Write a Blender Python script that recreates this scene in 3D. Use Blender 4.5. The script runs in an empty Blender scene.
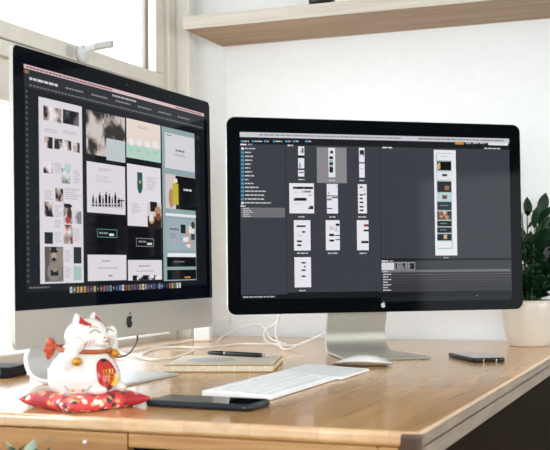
import bpy, bmesh, math, random
from math import sin, cos, pi, radians, sqrt
from mathutils import Vector, Matrix, Euler

C = bpy.context.scene.collection
D = 0.74                                   # height of the desk top above the floor
random.seed(7)

# ------------------------------------------------------------------ materials
def lin(hexcol):
    out = []
    for i in (0, 2, 4):
        c = int(hexcol[i:i+2], 16) / 255
        out.append(c / 12.92 if c <= .04045 else ((c + .055) / 1.055) ** 2.4)
    return (*out, 1.0)

def sock(b, name, v):
    if name in b.inputs: b.inputs[name].default_value = v

def mat(name, col, rough=.5, metal=0., spec=.5, bump=0., bscale=60., var=0., coat=0., sub=0.):
    m = bpy.data.materials.new(name); m.use_nodes = True
    nt = m.node_tree; b = nt.nodes['Principled BSDF']
    c = lin(col) if isinstance(col, str) else (*col, 1)
    sock(b, 'Base Color', c); sock(b, 'Roughness', rough); sock(b, 'Metallic', metal)
    sock(b, 'Specular IOR Level', spec); sock(b, 'Coat Weight', coat); sock(b, 'Coat Roughness', .05)
    if sub: sock(b, 'Subsurface Weight', sub); sock(b, 'Subsurface Radius', (.01, .006, .004))
    tc = nt.nodes.new('ShaderNodeTexCoord'); n = nt.nodes.new('ShaderNodeTexNoise')
    n.inputs['Scale'].default_value = bscale; n.inputs['Detail'].default_value = 4
    nt.links.new(tc.outputs['Object'], n.inputs['Vector'])
    if bump:
        bp = nt.nodes.new('ShaderNodeBump'); bp.inputs['Strength'].default_value = bump; bp.inputs['Distance'].default_value = .002
        nt.links.new(n.outputs['Fac'], bp.inputs['Height']); nt.links.new(bp.outputs['Normal'], b.inputs['Normal'])
    if var:
        r = nt.nodes.new('ShaderNodeValToRGB')
        r.color_ramp.elements[0].position = .3; r.color_ramp.elements[1].position = .7
        r.color_ramp.elements[0].color = tuple(x * (1 - var) for x in c[:3]) + (1,)
        r.color_ramp.elements[1].color = tuple(min(1, x * (1 + var * .6)) for x in c[:3]) + (1,)
        nt.links.new(n.outputs['Fac'], r.inputs['Fac']); nt.links.new(r.outputs['Color'], b.inputs['Base Color'])
    return m

def wood(name, dark, mid, light, scale=(3, 40, 40), rough=.35, spec=.5, coat=0., strip=0., bump=.05, aniso=0.):
    m = bpy.data.materials.new(name); m.use_nodes = True
    nt = m.node_tree; N = nt.nodes.new; L = nt.links.new; b = nt.nodes['Principled BSDF']
    sock(b, 'Roughness', rough); sock(b, 'Specular IOR Level', spec); sock(b, 'Coat Weight', coat); sock(b, 'Coat Roughness', .2)
    tc = N('ShaderNodeTexCoord'); mp = N('ShaderNodeMapping'); mp.inputs['Scale'].default_value = scale
    L(tc.outputs['Object'], mp.inputs['Vector'])
    n1 = N('ShaderNodeTexNoise'); n1.inputs['Scale'].default_value = 1; n1.inputs['Detail'].default_value = 6; n1.inputs['Distortion'].default_value = .6
    L(mp.outputs['Vector'], n1.inputs['Vector'])
    r = N('ShaderNodeValToRGB'); e = r.color_ramp.elements
    e[0].position = .28; e[0].color = lin(dark); e[1].position = .72; e[1].color = lin(light)
    k = e.new(.5); k.color = lin(mid)
    L(n1.outputs['Fac'], r.inputs['Fac'])
    outc = r.outputs['Color']
    if strip:                               # glued strips of slightly different tone
        br = N('ShaderNodeTexBrick'); br.inputs['Scale'].default_value = 1
        br.inputs['Brick Width'].default_value = .55; br.inputs['Row Height'].default_value = strip
        br.inputs['Mortar Size'].default_value = 0.0006; br.offset = .37
        br.inputs['Color1'].default_value = (.86, .85, .84, 1); br.inputs['Color2'].default_value = (1.06, 1.05, 1.04, 1)
        br.inputs['Mortar'].default_value = (.7, .66, .62, 1)
        m2 = N('ShaderNodeMapping'); m2.inputs['Rotation'].default_value = (0, 0, pi/2); L(tc.outputs['Object'], m2.inputs['Vector']); L(m2.outputs['Vector'], br.inputs['Vector'])
        mx = N('ShaderNodeMixRGB'); mx.blend_type = 'MULTIPLY'; mx.inputs['Fac'].default_value = .8
        L(outc, mx.inputs['Color1']); L(br.outputs['Color'], mx.inputs['Color2']); outc = mx.outputs['Color']
    L(outc, b.inputs['Base Color'])
    if bump:
        bp = N('ShaderNodeBump'); bp.inputs['Strength'].default_value = bump; bp.inputs['Distance'].default_value = .001
        L(n1.outputs['Fac'], bp.inputs['Height']); L(bp.outputs['Normal'], b.inputs['Normal'])
    if aniso:
        sock(b, 'IOR', 2.1)                               # polish that scatters along the grain (object Y)
        tg = N('ShaderNodeTangent'); tg.direction_type = 'RADIAL'; tg.axis = 'X'
        sock(b, 'Anisotropic', aniso); L(tg.outputs[0], b.inputs['Tangent'])
    return m

def brocade(name):
    m = bpy.data.materials.new(name); m.use_nodes = True
    nt = m.node_tree; N = nt.nodes.new; L = nt.links.new; b = nt.nodes['Principled BSDF']
    sock(b, 'Roughness', .55)
    tc = N('ShaderNodeTexCoord')
    v = N('ShaderNodeTexVoronoi'); v.inputs['Scale'].default_value = 110; L(tc.outputs['Object'], v.inputs['Vector'])
    n = N('ShaderNodeTexNoise'); n.inputs['Scale'].default_value = 26; n.inputs['Detail'].default_value = 2; L(tc.outputs['Object'], n.inputs['Vector'])
    base = N('ShaderNodeValToRGB'); base.color_ramp.elements[0].color = lin('a8161e'); base.color_ramp.elements[1].color = lin('e8464a')
    base.color_ramp.elements[0].position = .4; base.color_ramp.elements[1].position = .6
    L(n.outputs['Fac'], base.inputs['Fac'])
    f = N('ShaderNodeValToRGB'); f.color_ramp.interpolation = 'CONSTANT'; e = f.color_ramp.elements   # blossoms: pale petals with a gold rim
    e[0].position = 0; e[0].color = (1, 1, 1, 1); e[1].position = .5; e[1].color = (0, 0, 0, 1)
    L(v.outputs['Distance'], f.inputs['Fac'])
    n2 = N('ShaderNodeTexNoise'); n2.inputs['Scale'].default_value = 24; L(tc.outputs['Object'], n2.inputs['Vector'])
    g = N('ShaderNodeValToRGB'); g.color_ramp.interpolation = 'CONSTANT'; g.color_ramp.elements[0].color = (0, 0, 0, 1)
    g.color_ramp.elements[1].position = .46; g.color_ramp.elements[1].color = (1, 1, 1, 1); L(n2.outputs['Fac'], g.inputs['Fac'])
    mul = N('ShaderNodeMath'); mul.operation = 'MULTIPLY'; L(f.outputs['Color'], mul.inputs[0]); L(g.outputs['Color'], mul.inputs[1])
    pc = N('ShaderNodeValToRGB'); pc.color_ramp.interpolation = 'CONSTANT'; e = pc.color_ramp.elements
    e[0].color = lin('c9a86a'); e[1].position = .35; e[1].color = lin('f0e3d0'); k = e.new(.6); k.color = lin('5b2430'); k = e.new(.8); k.color = lin('d9c49a')
    L(v.outputs['Color'], pc.inputs['Fac'])
    mx = N('ShaderNodeMixRGB'); L(mul.outputs[0], mx.inputs['Fac']); L(base.outputs['Color'], mx.inputs['Color1']); L(pc.outputs['Color'], mx.inputs['Color2'])
    L(mx.outputs['Color'], b.inputs['Base Color'])
    w = N('ShaderNodeTexWave'); w.inputs['Scale'].default_value = 400; L(tc.outputs['Object'], w.inputs['Vector'])
    bp = N('ShaderNodeBump'); bp.inputs['Strength'].default_value = .15; bp.inputs['Distance'].default_value = .0005
    L(w.outputs['Fac'], bp.inputs['Height']); L(bp.outputs['Normal'], b.inputs['Normal'])
    return m

def pane_mat(name, tint=(.97, .985, .98, 1)):
    m = bpy.data.materials.new(name); m.use_nodes = True
    nt = m.node_tree; N = nt.nodes.new; L = nt.links.new
    for n in list(nt.nodes): nt.nodes.remove(n)
    o = N('ShaderNodeOutputMaterial'); t = N('ShaderNodeBsdfTransparent'); t.inputs['Color'].default_value = tint
    g = N('ShaderNodeBsdfGlossy'); g.inputs['Roughness'].default_value = .02; fr = N('ShaderNodeLayerWeight'); fr.inputs['Blend'].default_value = .12
    mx = N('ShaderNodeMixShader'); L(fr.outputs['Facing'], mx.inputs[0]); L(t.outputs[0], mx.inputs[1]); L(g.outputs[0], mx.inputs[2]); L(mx.outputs[0], o.inputs[0])
    return m

def screen_mat(name, strength):
    m = bpy.data.materials.new(name); m.use_nodes = True
    nt = m.node_tree; b = nt.nodes['Principled BSDF']
    sock(b, 'Base Color', (.002, .002, .002, 1)); sock(b, 'Roughness', .06); sock(b, 'Specular IOR Level', .05)
    a = nt.nodes.new('ShaderNodeAttribute'); a.attribute_name = 'Col'
    nt.links.new(a.outputs['Color'], b.inputs['Emission Color']); sock(b, 'Emission Strength', strength)
    return m

MT = dict(
    wall=mat('white_paint', 'ececeb', .7, spec=.2, bump=.12, bscale=35, var=.02),
    ceil=mat('ceiling_paint', 'eeeeec', .8, spec=.1),
    floor=wood('dark_floorboards', '2c2119', '3e3024', '55442f', (4, 30, 30), .45, strip=.12),
    cream=mat('cream_frame_paint', 'd0c9be', .5, spec=.3, bump=.1, bscale=25, var=.06),
    cream_l=mat('pale_post_paint', 'dad5cb', .5, spec=.3, bump=.1, bscale=18, var=.05),
    seal=mat('brown_window_seal', '6b5a45', .7),
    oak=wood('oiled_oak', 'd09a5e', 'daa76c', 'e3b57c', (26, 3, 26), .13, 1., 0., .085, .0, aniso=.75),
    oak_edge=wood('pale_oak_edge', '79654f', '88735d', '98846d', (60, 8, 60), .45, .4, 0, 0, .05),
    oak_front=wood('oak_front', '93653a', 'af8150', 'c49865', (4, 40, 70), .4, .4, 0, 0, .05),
    umber=mat('shaded_brown_panel', '1f1509', .8, spec=.03, bump=.1, bscale=12, var=.1),  # brown panel with the shade beside the desk put into its colour
    walnut=wood('dark_corner_wood', '38200f', '4c2c16', '5e3a20', (60, 60, 8), .3),
    gap_shade=mat('leg_space_black_shade', '0c0d10', .7, spec=.1),  # deep shade of the leg space, put into the colour
    shelfw=wood('pale_birch', '8d7052', '9c7c5b', 'a98a69', (2.5, 45, 45), .5, .3, 0, 0, .05),
    shelf_edge=wood('birch_edge_band', 'b3a698', 'bfb4a7', 'c9bfb3', (3, 60, 90), .5, .3),
    alu_b=mat('grey_aluminium', 'b3afa5', .42, .6, bump=.02, bscale=900),
    alu=mat('satin_aluminium', 'c2bcb4', .42, .7, bump=.02, bscale=900),
    alu_w=mat('pale_aluminium', 'dededc', .38, .55, bump=.02, bscale=900),
    glass=mat('black_glass', '050a12', .05, 0, .04),
    glassB=mat('black_screen_glass', '030609', .06, 0, .035),
    screenA=screen_mat('desktop_picture', .93), screenB=screen_mat('monitor_picture', .95),
    logo_k=mat('black_gloss_logo', '0a0b0d', .2), logo_w=mat('silver_logo', 'b9b4ac', .35, .3),
    lens=mat('camera_lens', '1c2230', .1),
    latch=mat('backlit_latch', 'c4c4c2', .35, spec=.4),  # white latch greyed: its backlit shade is in the colour
    kbody=mat('keyboard_body', 'f4f4f4', .4, 0),
    cover_haze=mat('hazy_kraft', 'e2d5bf', .5, spec=.4, bump=.1, bscale=200, var=.05),  # reflective haze on the cover, put into a paler kraft
    white_pl=mat('white_plastic', 'f2f2f0', .35, spec=.4, bump=.02, bscale=400),
    key=mat('white_keycap', 'fbfbfc', .4, spec=.4),
    shell=mat('mouse_shell', 'f0eeea', .12, spec=.6, coat=.4),
    mbase=mat('mouse_base', '8d7f70', .4, .3),
    kraft=mat('kraft_cover', 'b08d5e', .8, spec=.15, bump=.2, bscale=200, var=.1),
    page=mat('cream_pages', 'e8dcc4', .8, spec=.1, bump=.3, bscale=300, var=.06),
    thread=mat('white_thread', 'f4efe4', .8),
    paper=mat('pale_print', 'b9b7b4', .8),
    pen=mat('black_lacquer', '0d0f13', .18, spec=.6), chrome=mat('chrome', 'cfcfd0', .15, 1.),
    navy=mat('dark_navy_case', '0f1922', .32, spec=.35), phoneg=mat('phone_glass', '07090c', .04, 0, .8),
    gold_line=mat('gold_button', 'cdb98c', .25, .8),
    porcelain=mat('white_porcelain', 'e2ddd6', .16, spec=.6, coat=.3, sub=.05),
    redgl=mat('red_glaze', 'b81a1c', .22, spec=.6), gold=mat('gold_glaze', 'd79a3c', .25, .8),
    orange=mat('orange_red_band', 'b0561f', .35, spec=.5, bump=.5, bscale=260, var=.6),
    yellow=mat('yellow_glaze', 'efc63a', .3), ink=mat('black_glaze', '15130f', .3), pink=mat('pink_line', 'd98a7c', .4),
    ribbon=mat('red_gold_ribbon', 'cf5230', .35, spec=.5, var=.6, bscale=120),
    brocade=brocade('red_brocade'),
    box=mat('black_box_plastic', '0b0d10', .6, spec=.2), boxf=mat('grey_box_face', '39423e', .5, spec=.2),
    pot=mat('white_glazed_pot', 'cdc0b0', .3, spec=.5, coat=.2, bump=.06, bscale=22, var=.04), soil=mat('dark_soil', '2a1f16', .95, bump=1., bscale=120),
    leaf=mat('dark_green_leaf', '17331d', .28, spec=.5, bump=.1, bscale=60, var=.35),
    leaf_pale=mat('pale_leaf', 'b9cbb4', .5, var=.2, bscale=40), leaf_mid=mat('mid_green_leaf', '2f5b3a', .45, var=.3),
    stem=mat('green_stem', '2c4a28', .5), clay=mat('grey_clay', '8a8680', .7, bump=.2),
    cable=mat('white_cable', 'efede9', .45, spec=.3), cable_k=mat('black_cable', '101114', .45),
    jar=mat('black_jar', '0b0d10', .25, spec=.5), clear=mat('backlit_plastic', 'a9a6a0', .3, spec=.5),  # grip plastic greyed to carry the backlit shade
    pane=pane_mat('window_glass'), pane_dim=pane_mat('dimming_window_glass', (.60, .615, .63, 1)),  # second glass: tint added to cut daylight from the left window
)

# ------------------------------------------------------------------ mesh builder
class MB:
    def __init__(s): s.bm = bmesh.new(); s.mi = 0
    def face(s, vs):
        try:
            f = s.bm.faces.new(vs); f.material_index = s.mi; return f
        except ValueError: return None
    def box(s, x0, y0, z0, x1, y1, z1, M=None):
        P = [Vector((x, y, z)) for z in (z0, z1) for y in (y0, y1) for x in (x0, x1)]
        if M is not None: P = [M @ p for p in P]
        v = [s.bm.verts.new(p) for p in P]
        for q in ((0,2,3,1), (4,5,7,6), (0,1,5,4), (2,6,7,3), (0,4,6,2), (1,3,7,5)): s.face([v[i] for i in q])
        return s
    def loops(s, rings, cap0=True, cap1=True, close=True):
        R = [[s.bm.verts.new(p) for p in r] for r in rings]
        n = len(R[0])
        for a, b in zip(R, R[1:]):
            for i in range(n if close else n - 1):
                j = (i + 1) % n; s.face([a[i], a[j], b[j], b[i]])
        if cap0: s.face(list(reversed(R[0])))
        if cap1: s.face(R[-1])
        return s
    def lathe(s, prof, seg=40, M=None, cap0=True, cap1=True, sx=1., sy=1.):
        rings = []
        for r, z in prof:
            ring = [Vector((r * cos(2*pi*i/seg) * sx, r * sin(2*pi*i/seg) * sy, z)) for i in range(seg)]
            rings.append([M @ p for p in ring] if M is not None else ring)
        return s.loops(rings, cap0, cap1)
    def tube(s, pts, r, seg=8, smooth=True):
        pts = [Vector(p) for p in pts]
        if smooth: pts = spline(pts)
        n = len(pts); rr = r if callable(r) else (lambda t: r)
        rings = []; up = Vector((0, 0, 1)); t0 = (pts[1] - pts[0]).normalized()
        if abs(t0.dot(up)) > .95: up = Vector((1, 0, 0))
        u = t0.cross(up).normalized()
        for i, p in enumerate(pts):
            t = (pts[min(i+1, n-1)] - pts[max(i-1, 0)]).normalized()
            u = (u - t * u.dot(t)).normalized(); w = t.cross(u); q = rr(i / (n - 1))
            rings.append([p + (u * cos(2*pi*k/seg) + w * sin(2*pi*k/seg)) * q for k in range(seg)])
        return s.loops(rings)
    def ball(s, c, r, M=None, seg=20, rings=12):
        r = (r, r, r) if not hasattr(r, '__len__') else r
        P = []
        for i in range(1, rings):
            a = -pi/2 + pi * i / rings
            ring = [Vector((r[0]*cos(a)*cos(2*pi*k/seg), r[1]*cos(a)*sin(2*pi*k/seg), r[2]*sin(a))) for k in range(seg)]
            P.append([(M @ p if M is not None else p) + Vector(c) for p in ring])
        return s.loops(P)
    def poly(s, pts): return s.face([s.bm.verts.new(Vector(p)) for p in pts])
    def prism(s, pts, off):
        off = Vector(off); s.loops([[Vector(p) for p in pts], [Vector(p) + off for p in pts]]); return s
    def build(s, name, m, parent=None, smooth=False, bevel=0., seg=2, sub=0, loc=None, rot=None, wn=False):
        bmesh.ops.recalc_face_normals(s.bm, faces=s.bm.faces)
        me = bpy.data.meshes.new(name); s.bm.to_mesh(me); s.bm.free()
        for x in (m if isinstance(m, (list, tuple)) else [m]): me.materials.append(x)
        if smooth:
            for p in me.polygons: p.use_smooth = True
        o = bpy.data.objects.new(name, me); C.objects.link(o)
        if parent: o.parent = parent
        if loc: o.location = loc
        if rot: o.rotation_euler = rot
        if bevel:
            b = o.modifiers.new('edge', 'BEVEL'); b.width = bevel; b.segments = seg; b.limit_method = 'ANGLE'; b.angle_limit = radians(35)
        if wn: o.modifiers.new('wn', 'WEIGHTED_NORMAL').keep_sharp = True
        if sub:
            d = o.modifiers.new('sub', 'SUBSURF'); d.levels = sub; d.render_levels = sub
        return o

def spline(pts, n=8):
    out = []
    P = [pts[0]*2 - pts[1]] + list(pts) + [pts[-1]*2 - pts[-2]]
    for i in range(1, len(P) - 2):
        a, b, c, d = P[i-1], P[i], P[i+1], P[i+2]
        for k in range(n):
            t = k / n
            out.append(.5 * ((2*b) + (c-a)*t + (2*a-5*b+4*c-d)*t*t + (3*b-a-3*c+d)*t**3))
    out.append(pts[-1]); return out

def thing(name, label, cat, loc=(0,0,0), rz=0., group=None):
    o = bpy.data.objects.new(name, None); C.objects.link(o); o.empty_display_size = .05
    o.location = loc; o.rotation_euler = (0, 0, rz)
    return tag(o, label, cat, group)
def tag(o, label, cat, group=None):
    o['label'] = label; o['category'] = cat
    if group: o['group'] = group
    return o
def struct(o): o['kind'] = 'structure'; return o

def rrect(x0, z0, x1, z1, r, y=0., n=6, radii=None):
    R = radii or (r, r, r, r)               # bl, br, tr, tl
    out = []
    for (cx, cz, a0, q) in ((x0, z0, pi, R[0]), (x1, z0, 1.5*pi, R[1]), (x1, z1, 0, R[2]), (x0, z1, .5*pi, R[3])):
        sx = q if cx == x0 else -q; sz = q if cz == z0 else -q
        for k in range(n + 1):
            a = a0 + k * pi / 2 / n
            out.append(Vector((cx + sx + q * cos(a), y, cz + sz + q * sin(a))))
    return out

def sheet(path, hw, t):                     # bent metal sheet: path of (y, z), half width along x, thickness
    rings = []; n = len(path)
    for i, (y, z) in enumerate(path):
        a = path[max(i-1, 0)]; b = path[min(i+1, n-1)]
        d = Vector((b[0]-a[0], b[1]-a[1])).normalized(); tt = t if i < n-4 else t-(t-.0045)*(i-n+5)/4; nx, nz = -d.y*tt/2, d.x*tt/2; z -= (t-tt)/2 if i >= n-4 else 0; w, ox = hw[i]
        rings.append([Vector((ox-w, y+nx, z+nz)), Vector((ox+w, y+nx, z+nz)), Vector((ox+w, y-nx, z-nz)), Vector((ox-w, y-nx, z-nz))])
    return MB().loops(rings)
def bend(c, r, a0, a1, n=7): return [(c[0] + r*cos(a0+(a1-a0)*k/n), c[1] + r*sin(a0+(a1-a0)*k/n)) for k in range(n+1)]

APPLE = [(0,.62),(.12,.68),(.25,.68),(.36,.60),(.29,.53),(.255,.43),(.26,.32),(.32,.23),(.40,.19),(.35,.05),(.25,-.09),(.16,-.16),(.07,-.14),(0,-.12),
         (-.07,-.14),(-.16,-.16),(-.26,-.08),(-.36,.09),(-.41,.28),(-.40,.44),(-.33,.58),(-.22,.67),(-.1,.67)]
LEAFP = [(0,.72),(.01,.84),(.07,.93),(.17,.98),(.16,.87),(.11,.78)]
def logo(parent, m, h, x, y, z, rx):
    mb = MB(); k = h / 1.14
    for P in (APPLE, LEAFP):
        mb.prism([(px*k, 0, (pz-.41)*k) for px, pz in P], (0, -.0006, 0))
    r = Matrix.Rotation(rx, 4, 'X')
    return mb.build('logo_emblem', m, parent, loc=(x, y, z), rot=(rx, 0, 0))
SCREEN_A="""
r 16191f -298.5 82.4 298.5 418.4
r e0c4c8 -298.5 412.4 298.5 418.4
t 8a5a62 -292.5 413.4 -48.5 416.9
t 8a5a62 178.5 413.4 290.5 416.9
r 2a2c33 -298.5 384.4 298.5 412.4
r c05048 -298.5 405.4 -295.5 410.4
r c9a04a -293.5 405.4 -290.5 410.4
r 4a9a5a -288.5 405.4 -285.5 410.4
t d8d8dc -284.5 396.4 -208.5 401.4
t 8a8c92 -188.5 396.9 -138.5 400.4
t 8a8c92 -113.5 396.9 -63.5 400.4
t 8a8c92 -38.5 396.9 11.5 400.4
t 8a8c92 36.5 396.9 86.5 400.4
t 8a8c92 111.5 396.9 161.5 400.4
t 8a8c92 186.5 396.9 236.5 400.4
t b8b8be -48.5 404.4 31.5 408.4
d 7a7c84 -284.5 387.4 290.5 390.4
v 55585f -294.5 96.4 -289.5 380.4
r e3dde4 -261.9 94.2 -142.8 375
m m1 -249.6 341.3 -201.2 363.5
m m2 -197.2 342.2 -151.7 364.4
m m3 -247.3 299.3 -225.9 317
m m1 -221.3 300.3 -199.2 316.7
m m1 -193.4 301 -174.6 316.4
m m3 -168.7 300 -150.6 315.7
m m1 -251.1 261 -226 278.1
m mb -202.5 248.8 -177.9 272
m m1 -220 219.6 -198.5 240
m m1 -249 195.4 -226.1 217.9
m mL -198.6 186.3 -172.3 218
m mL -170.2 187.1 -147.6 206.8
m m3 -198.6 155 -172.9 184.8
m mp -250.1 96.8 -200.3 150.1
r 7d7873 -249.6 96.9 -200.8 149.8
r 5d5954 -249.6 97.6 -237.9 149.8
r 8d8883 -218.4 117.6 -201 148.2
o 3a3733 -240.2 97.1 -208.5 117.8
o 8b8680 -243.7 97.6 -205.7 126.9
r 26231f -235 106 -213.7 114.7
o c0a58f -231.9 129.3 -218.7 141.1
o 221f1d -238.4 141.2 -213.1 144.4
r 221f1d -233.3 142.1 -218.5 149.7
o 2b2622 -231 127.8 -219.8 133.8
o a08a78 -229.6 111.6 -216.3 117.7
r 22242e -249.8 154.2 -227.9 171.9
r 2a3038 -171.3 124.4 -148.9 150.3
r a9c4bf -171.9 98.3 -149.4 120.5
r b8d6c8 -194.1 270.9 -176.1 279.7
o c09a86 -193.1 198.6 -180.6 212.1
o 241d1b -198 210.8 -174.1 217.5
o 4a2f28 -188.4 191 -175.1 212.3
o b3473e -194 186.1 -179.1 198.1
T b4aeb8 -247.2 324 -201.4 330.1
T b4aeb8 -198.7 326.1 -150.5 332.5
T b4aeb8 -221.5 265.2 -199.7 279.1
T b4aeb8 -195 225.7 -146.6 243
T b4aeb8 -169.2 250.1 -146.1 272.4
T b4aeb8 -248.8 222.2 -225 235.9
T b4aeb8 -222.7 197.4 -201 214.3
T b4aeb8 -223.1 179 -201.4 191.3
T b4aeb8 -171 158.3 -148 180.4
T b4aeb8 -223.5 157.5 -201.7 172.8
T b4aeb8 -196.8 126.8 -174.4 145.5
T b4aeb8 -197.2 102 -174.9 120.6
r e3dde4 -130.8 206.7 -10 288.9
m mp2 -131.2 300.8 -8.3 372.8
r c3cdd0 -69.6 295.7 -8.4 332.2
T b9b4bc -94.8 277.1 -50.8 282.1
T c9c4cc -104.4 255.6 -38.2 268.9
r c9c4cc -119 216.8 -17.9 220.1
r 4a4b50 -115.6 216.5 -109.3 231.4
r 2c2d31 -113.5 231.7 -111 235.9
r d9d5dc -114.5 219.7 -110.6 221.5
r 1a1b1f -105.1 216.9 -100.5 227.1
r 2c2d31 -103.6 227.3 -101.7 231.6
r d9d5dc -104.3 220.1 -101.4 222
r 1a1b1f -95.8 217.5 -88.2 235.8
r 2c2d31 -93.3 236.1 -90.2 240.3
r d9d5dc -94.5 220.7 -89.7 222.4
r 4a4b50 -84.8 217.9 -79.5 231.4
r 2c2d31 -83 231.7 -80.8 236
r d9d5dc -83.8 221.1 -80.5 222.9
r 1a1b1f -75.9 218.4 -68.8 238.5
r 2c2d31 -73.5 238.8 -70.6 243.1
r d9d5dc -74.7 221.6 -70.2 223.4
r 1a1b1f -65.2 218.8 -58.6 235.8
r 2c2d31 -63 236.1 -60.3 240.4
r d9d5dc -64.1 222.1 -60 223.9
r 4a4b50 -55.1 219.2 -50.3 231.3
r 2c2d31 -53.5 231.5 -51.5 235.9
r d9d5dc -54.3 222.5 -51.2 224.4
r 1a1b1f -46.6 219.7 -39.3 238.5
r 2c2d31 -44.2 238.8 -41.2 243.1
r d9d5dc -45.4 223 -40.8 224.8
r 1a1b1f -35.8 220.2 -27.5 230.6
r 2c2d31 -33.1 230.9 -29.8 235.3
r d9d5dc -34.2 223.5 -29.2 225.3
r 4a4b50 -24.7 220.6 -20.3 229.5
r 2c2d31 -23.2 229.7 -21.4 234.2
r d9d5dc -23.8 223.9 -21.1 225.8
r 1a1b1f -35.8 229.9 -12.7 231.6
r 0b0c10 -131.2 139.4 -11 202.8
r 5f8f80 -101.9 167.1 -38.3 181
r 0b0c10 -100.1 168.3 -40.2 179.9
t 8d8f92 -95.6 171.9 -69.2 176.3
r e8e8ea -64.1 170.1 -48.9 173.9
r e3dde4 -131 96.1 -9.4 138.6
t aaa6ae -88.9 126.7 -60.7 130
t bdb9c1 -101.5 115.2 -38.5 118.5
r 8f8b93 -67.6 102.6 -55 105.3
r ebdcd2 -3.4 306 118.2 373.8
r b9d8c9 -4.5 306 118.2 330.3
o eef0ee 4.2 327.7 21.7 339.8
T 93b5a8 5 316.4 20.1 323.4
o eef0ee 31.4 328.6 49.3 340.9
T 93b5a8 32.2 317.2 47.7 324.2
o eef0ee 60.3 329.1 78.8 341.5
T 93b5a8 61.2 317.5 77.1 324.6
o eef0ee 88.7 330.2 107.6 342.8
T 93b5a8 89.5 318.4 105.9 325.6
T b9a9a0 35 359.3 78 366.4
r e6e2e8 -3.4 188.9 116.3 295.6
o 2f5a5a 30.9 245.9 50.3 282.3
r 2f5a5a 31.6 252.9 49.8 283.2
o caa86a 37.5 263.2 45.1 269.7
T b8b4bc 64.4 254.9 104.7 278.2
T b8b4bc 10.6 209.9 48.9 229.1
r d8cfd0 65.3 188.1 117.4 232.6
r 17181c 76.1 216.4 101.4 234
o b98c6e 92.4 207.9 116.1 226.8
r 2a201d 66.4 188 116.6 207.9
o c79a7c 70.1 194.5 91.5 213.3
r e8e2e2 73.7 199.7 86.1 212.6
o 7a4f3a 95.7 200.7 116.2 214.3
r 0b0c10 -3.8 130.7 116.8 184.7
r 8a8a8c 24.8 153.5 87.7 168.4
r 0b0c10 26.5 154.7 85.9 167.2
t 8d8f92 33.3 159.9 61.5 164.1
r cfe0d8 63.6 156.8 80.9 160.6
r e3dde4 -4.2 95 116.5 130.1
t a8a4ac 32.1 117.9 74.8 121.4
t bdb9c1 25 109.1 85.4 112.6
m mk 0.9 95.1 110.9 103.6
r 93abac 122.8 92 254.6 373.9
r dad7de 134 298.8 254.4 364.2
t 7a7880 176 332 212.5 336.7
t aaa7b0 171.7 324.5 216.4 327.3
t 8a8890 141.5 358.6 161.1 361.4
r d5cbc8 133.6 224.6 254.9 288.1
r 0d0f12 174.2 224.6 254.9 287.3
o b58a6a 146.3 226.5 166.8 262.3
r c5b432 161.9 232.9 184.9 272.5
r e9e4d8 166.5 273.8 181.3 281.2
t dcdcdc 206 260.3 239.2 265.1
r eceaf0 133.4 211.1 255.7 216.2
r a2b0b8 135.8 148.6 254.4 206.8
r 26282c 191.8 180.3 211.6 196.7
o cfa58c 213.8 172.1 229.9 185
r e8e2de 224.4 181.1 248.3 194.8
o 4a3a36 234.7 189.8 251.1 203.7
r ece8e6 201.1 164.4 223.4 173.5
o cfa58c 221.5 155.2 241.9 167.2
r 3a3c42 234.4 168.7 249.6 179.8
r e8e2de 215 153.9 231.4 160.5
t 5a6066 147.9 184.8 183.4 189.4
T 7a8288 147.6 170.8 179.1 180.1
r f0eef2 138.1 136.1 253.2 143
r 0d0f12 136 117.7 253.4 135.7
t 7d7d80 161.7 125.6 205.8 128.4
r 0d0f12 136 93.9 253.4 112
r c08a4a 204.9 96.2 229.5 99.3
k dock -183.7 74.3 191.9 92.3
t 70737a -290.5 87.4 -238.5 90.4
"""
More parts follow.
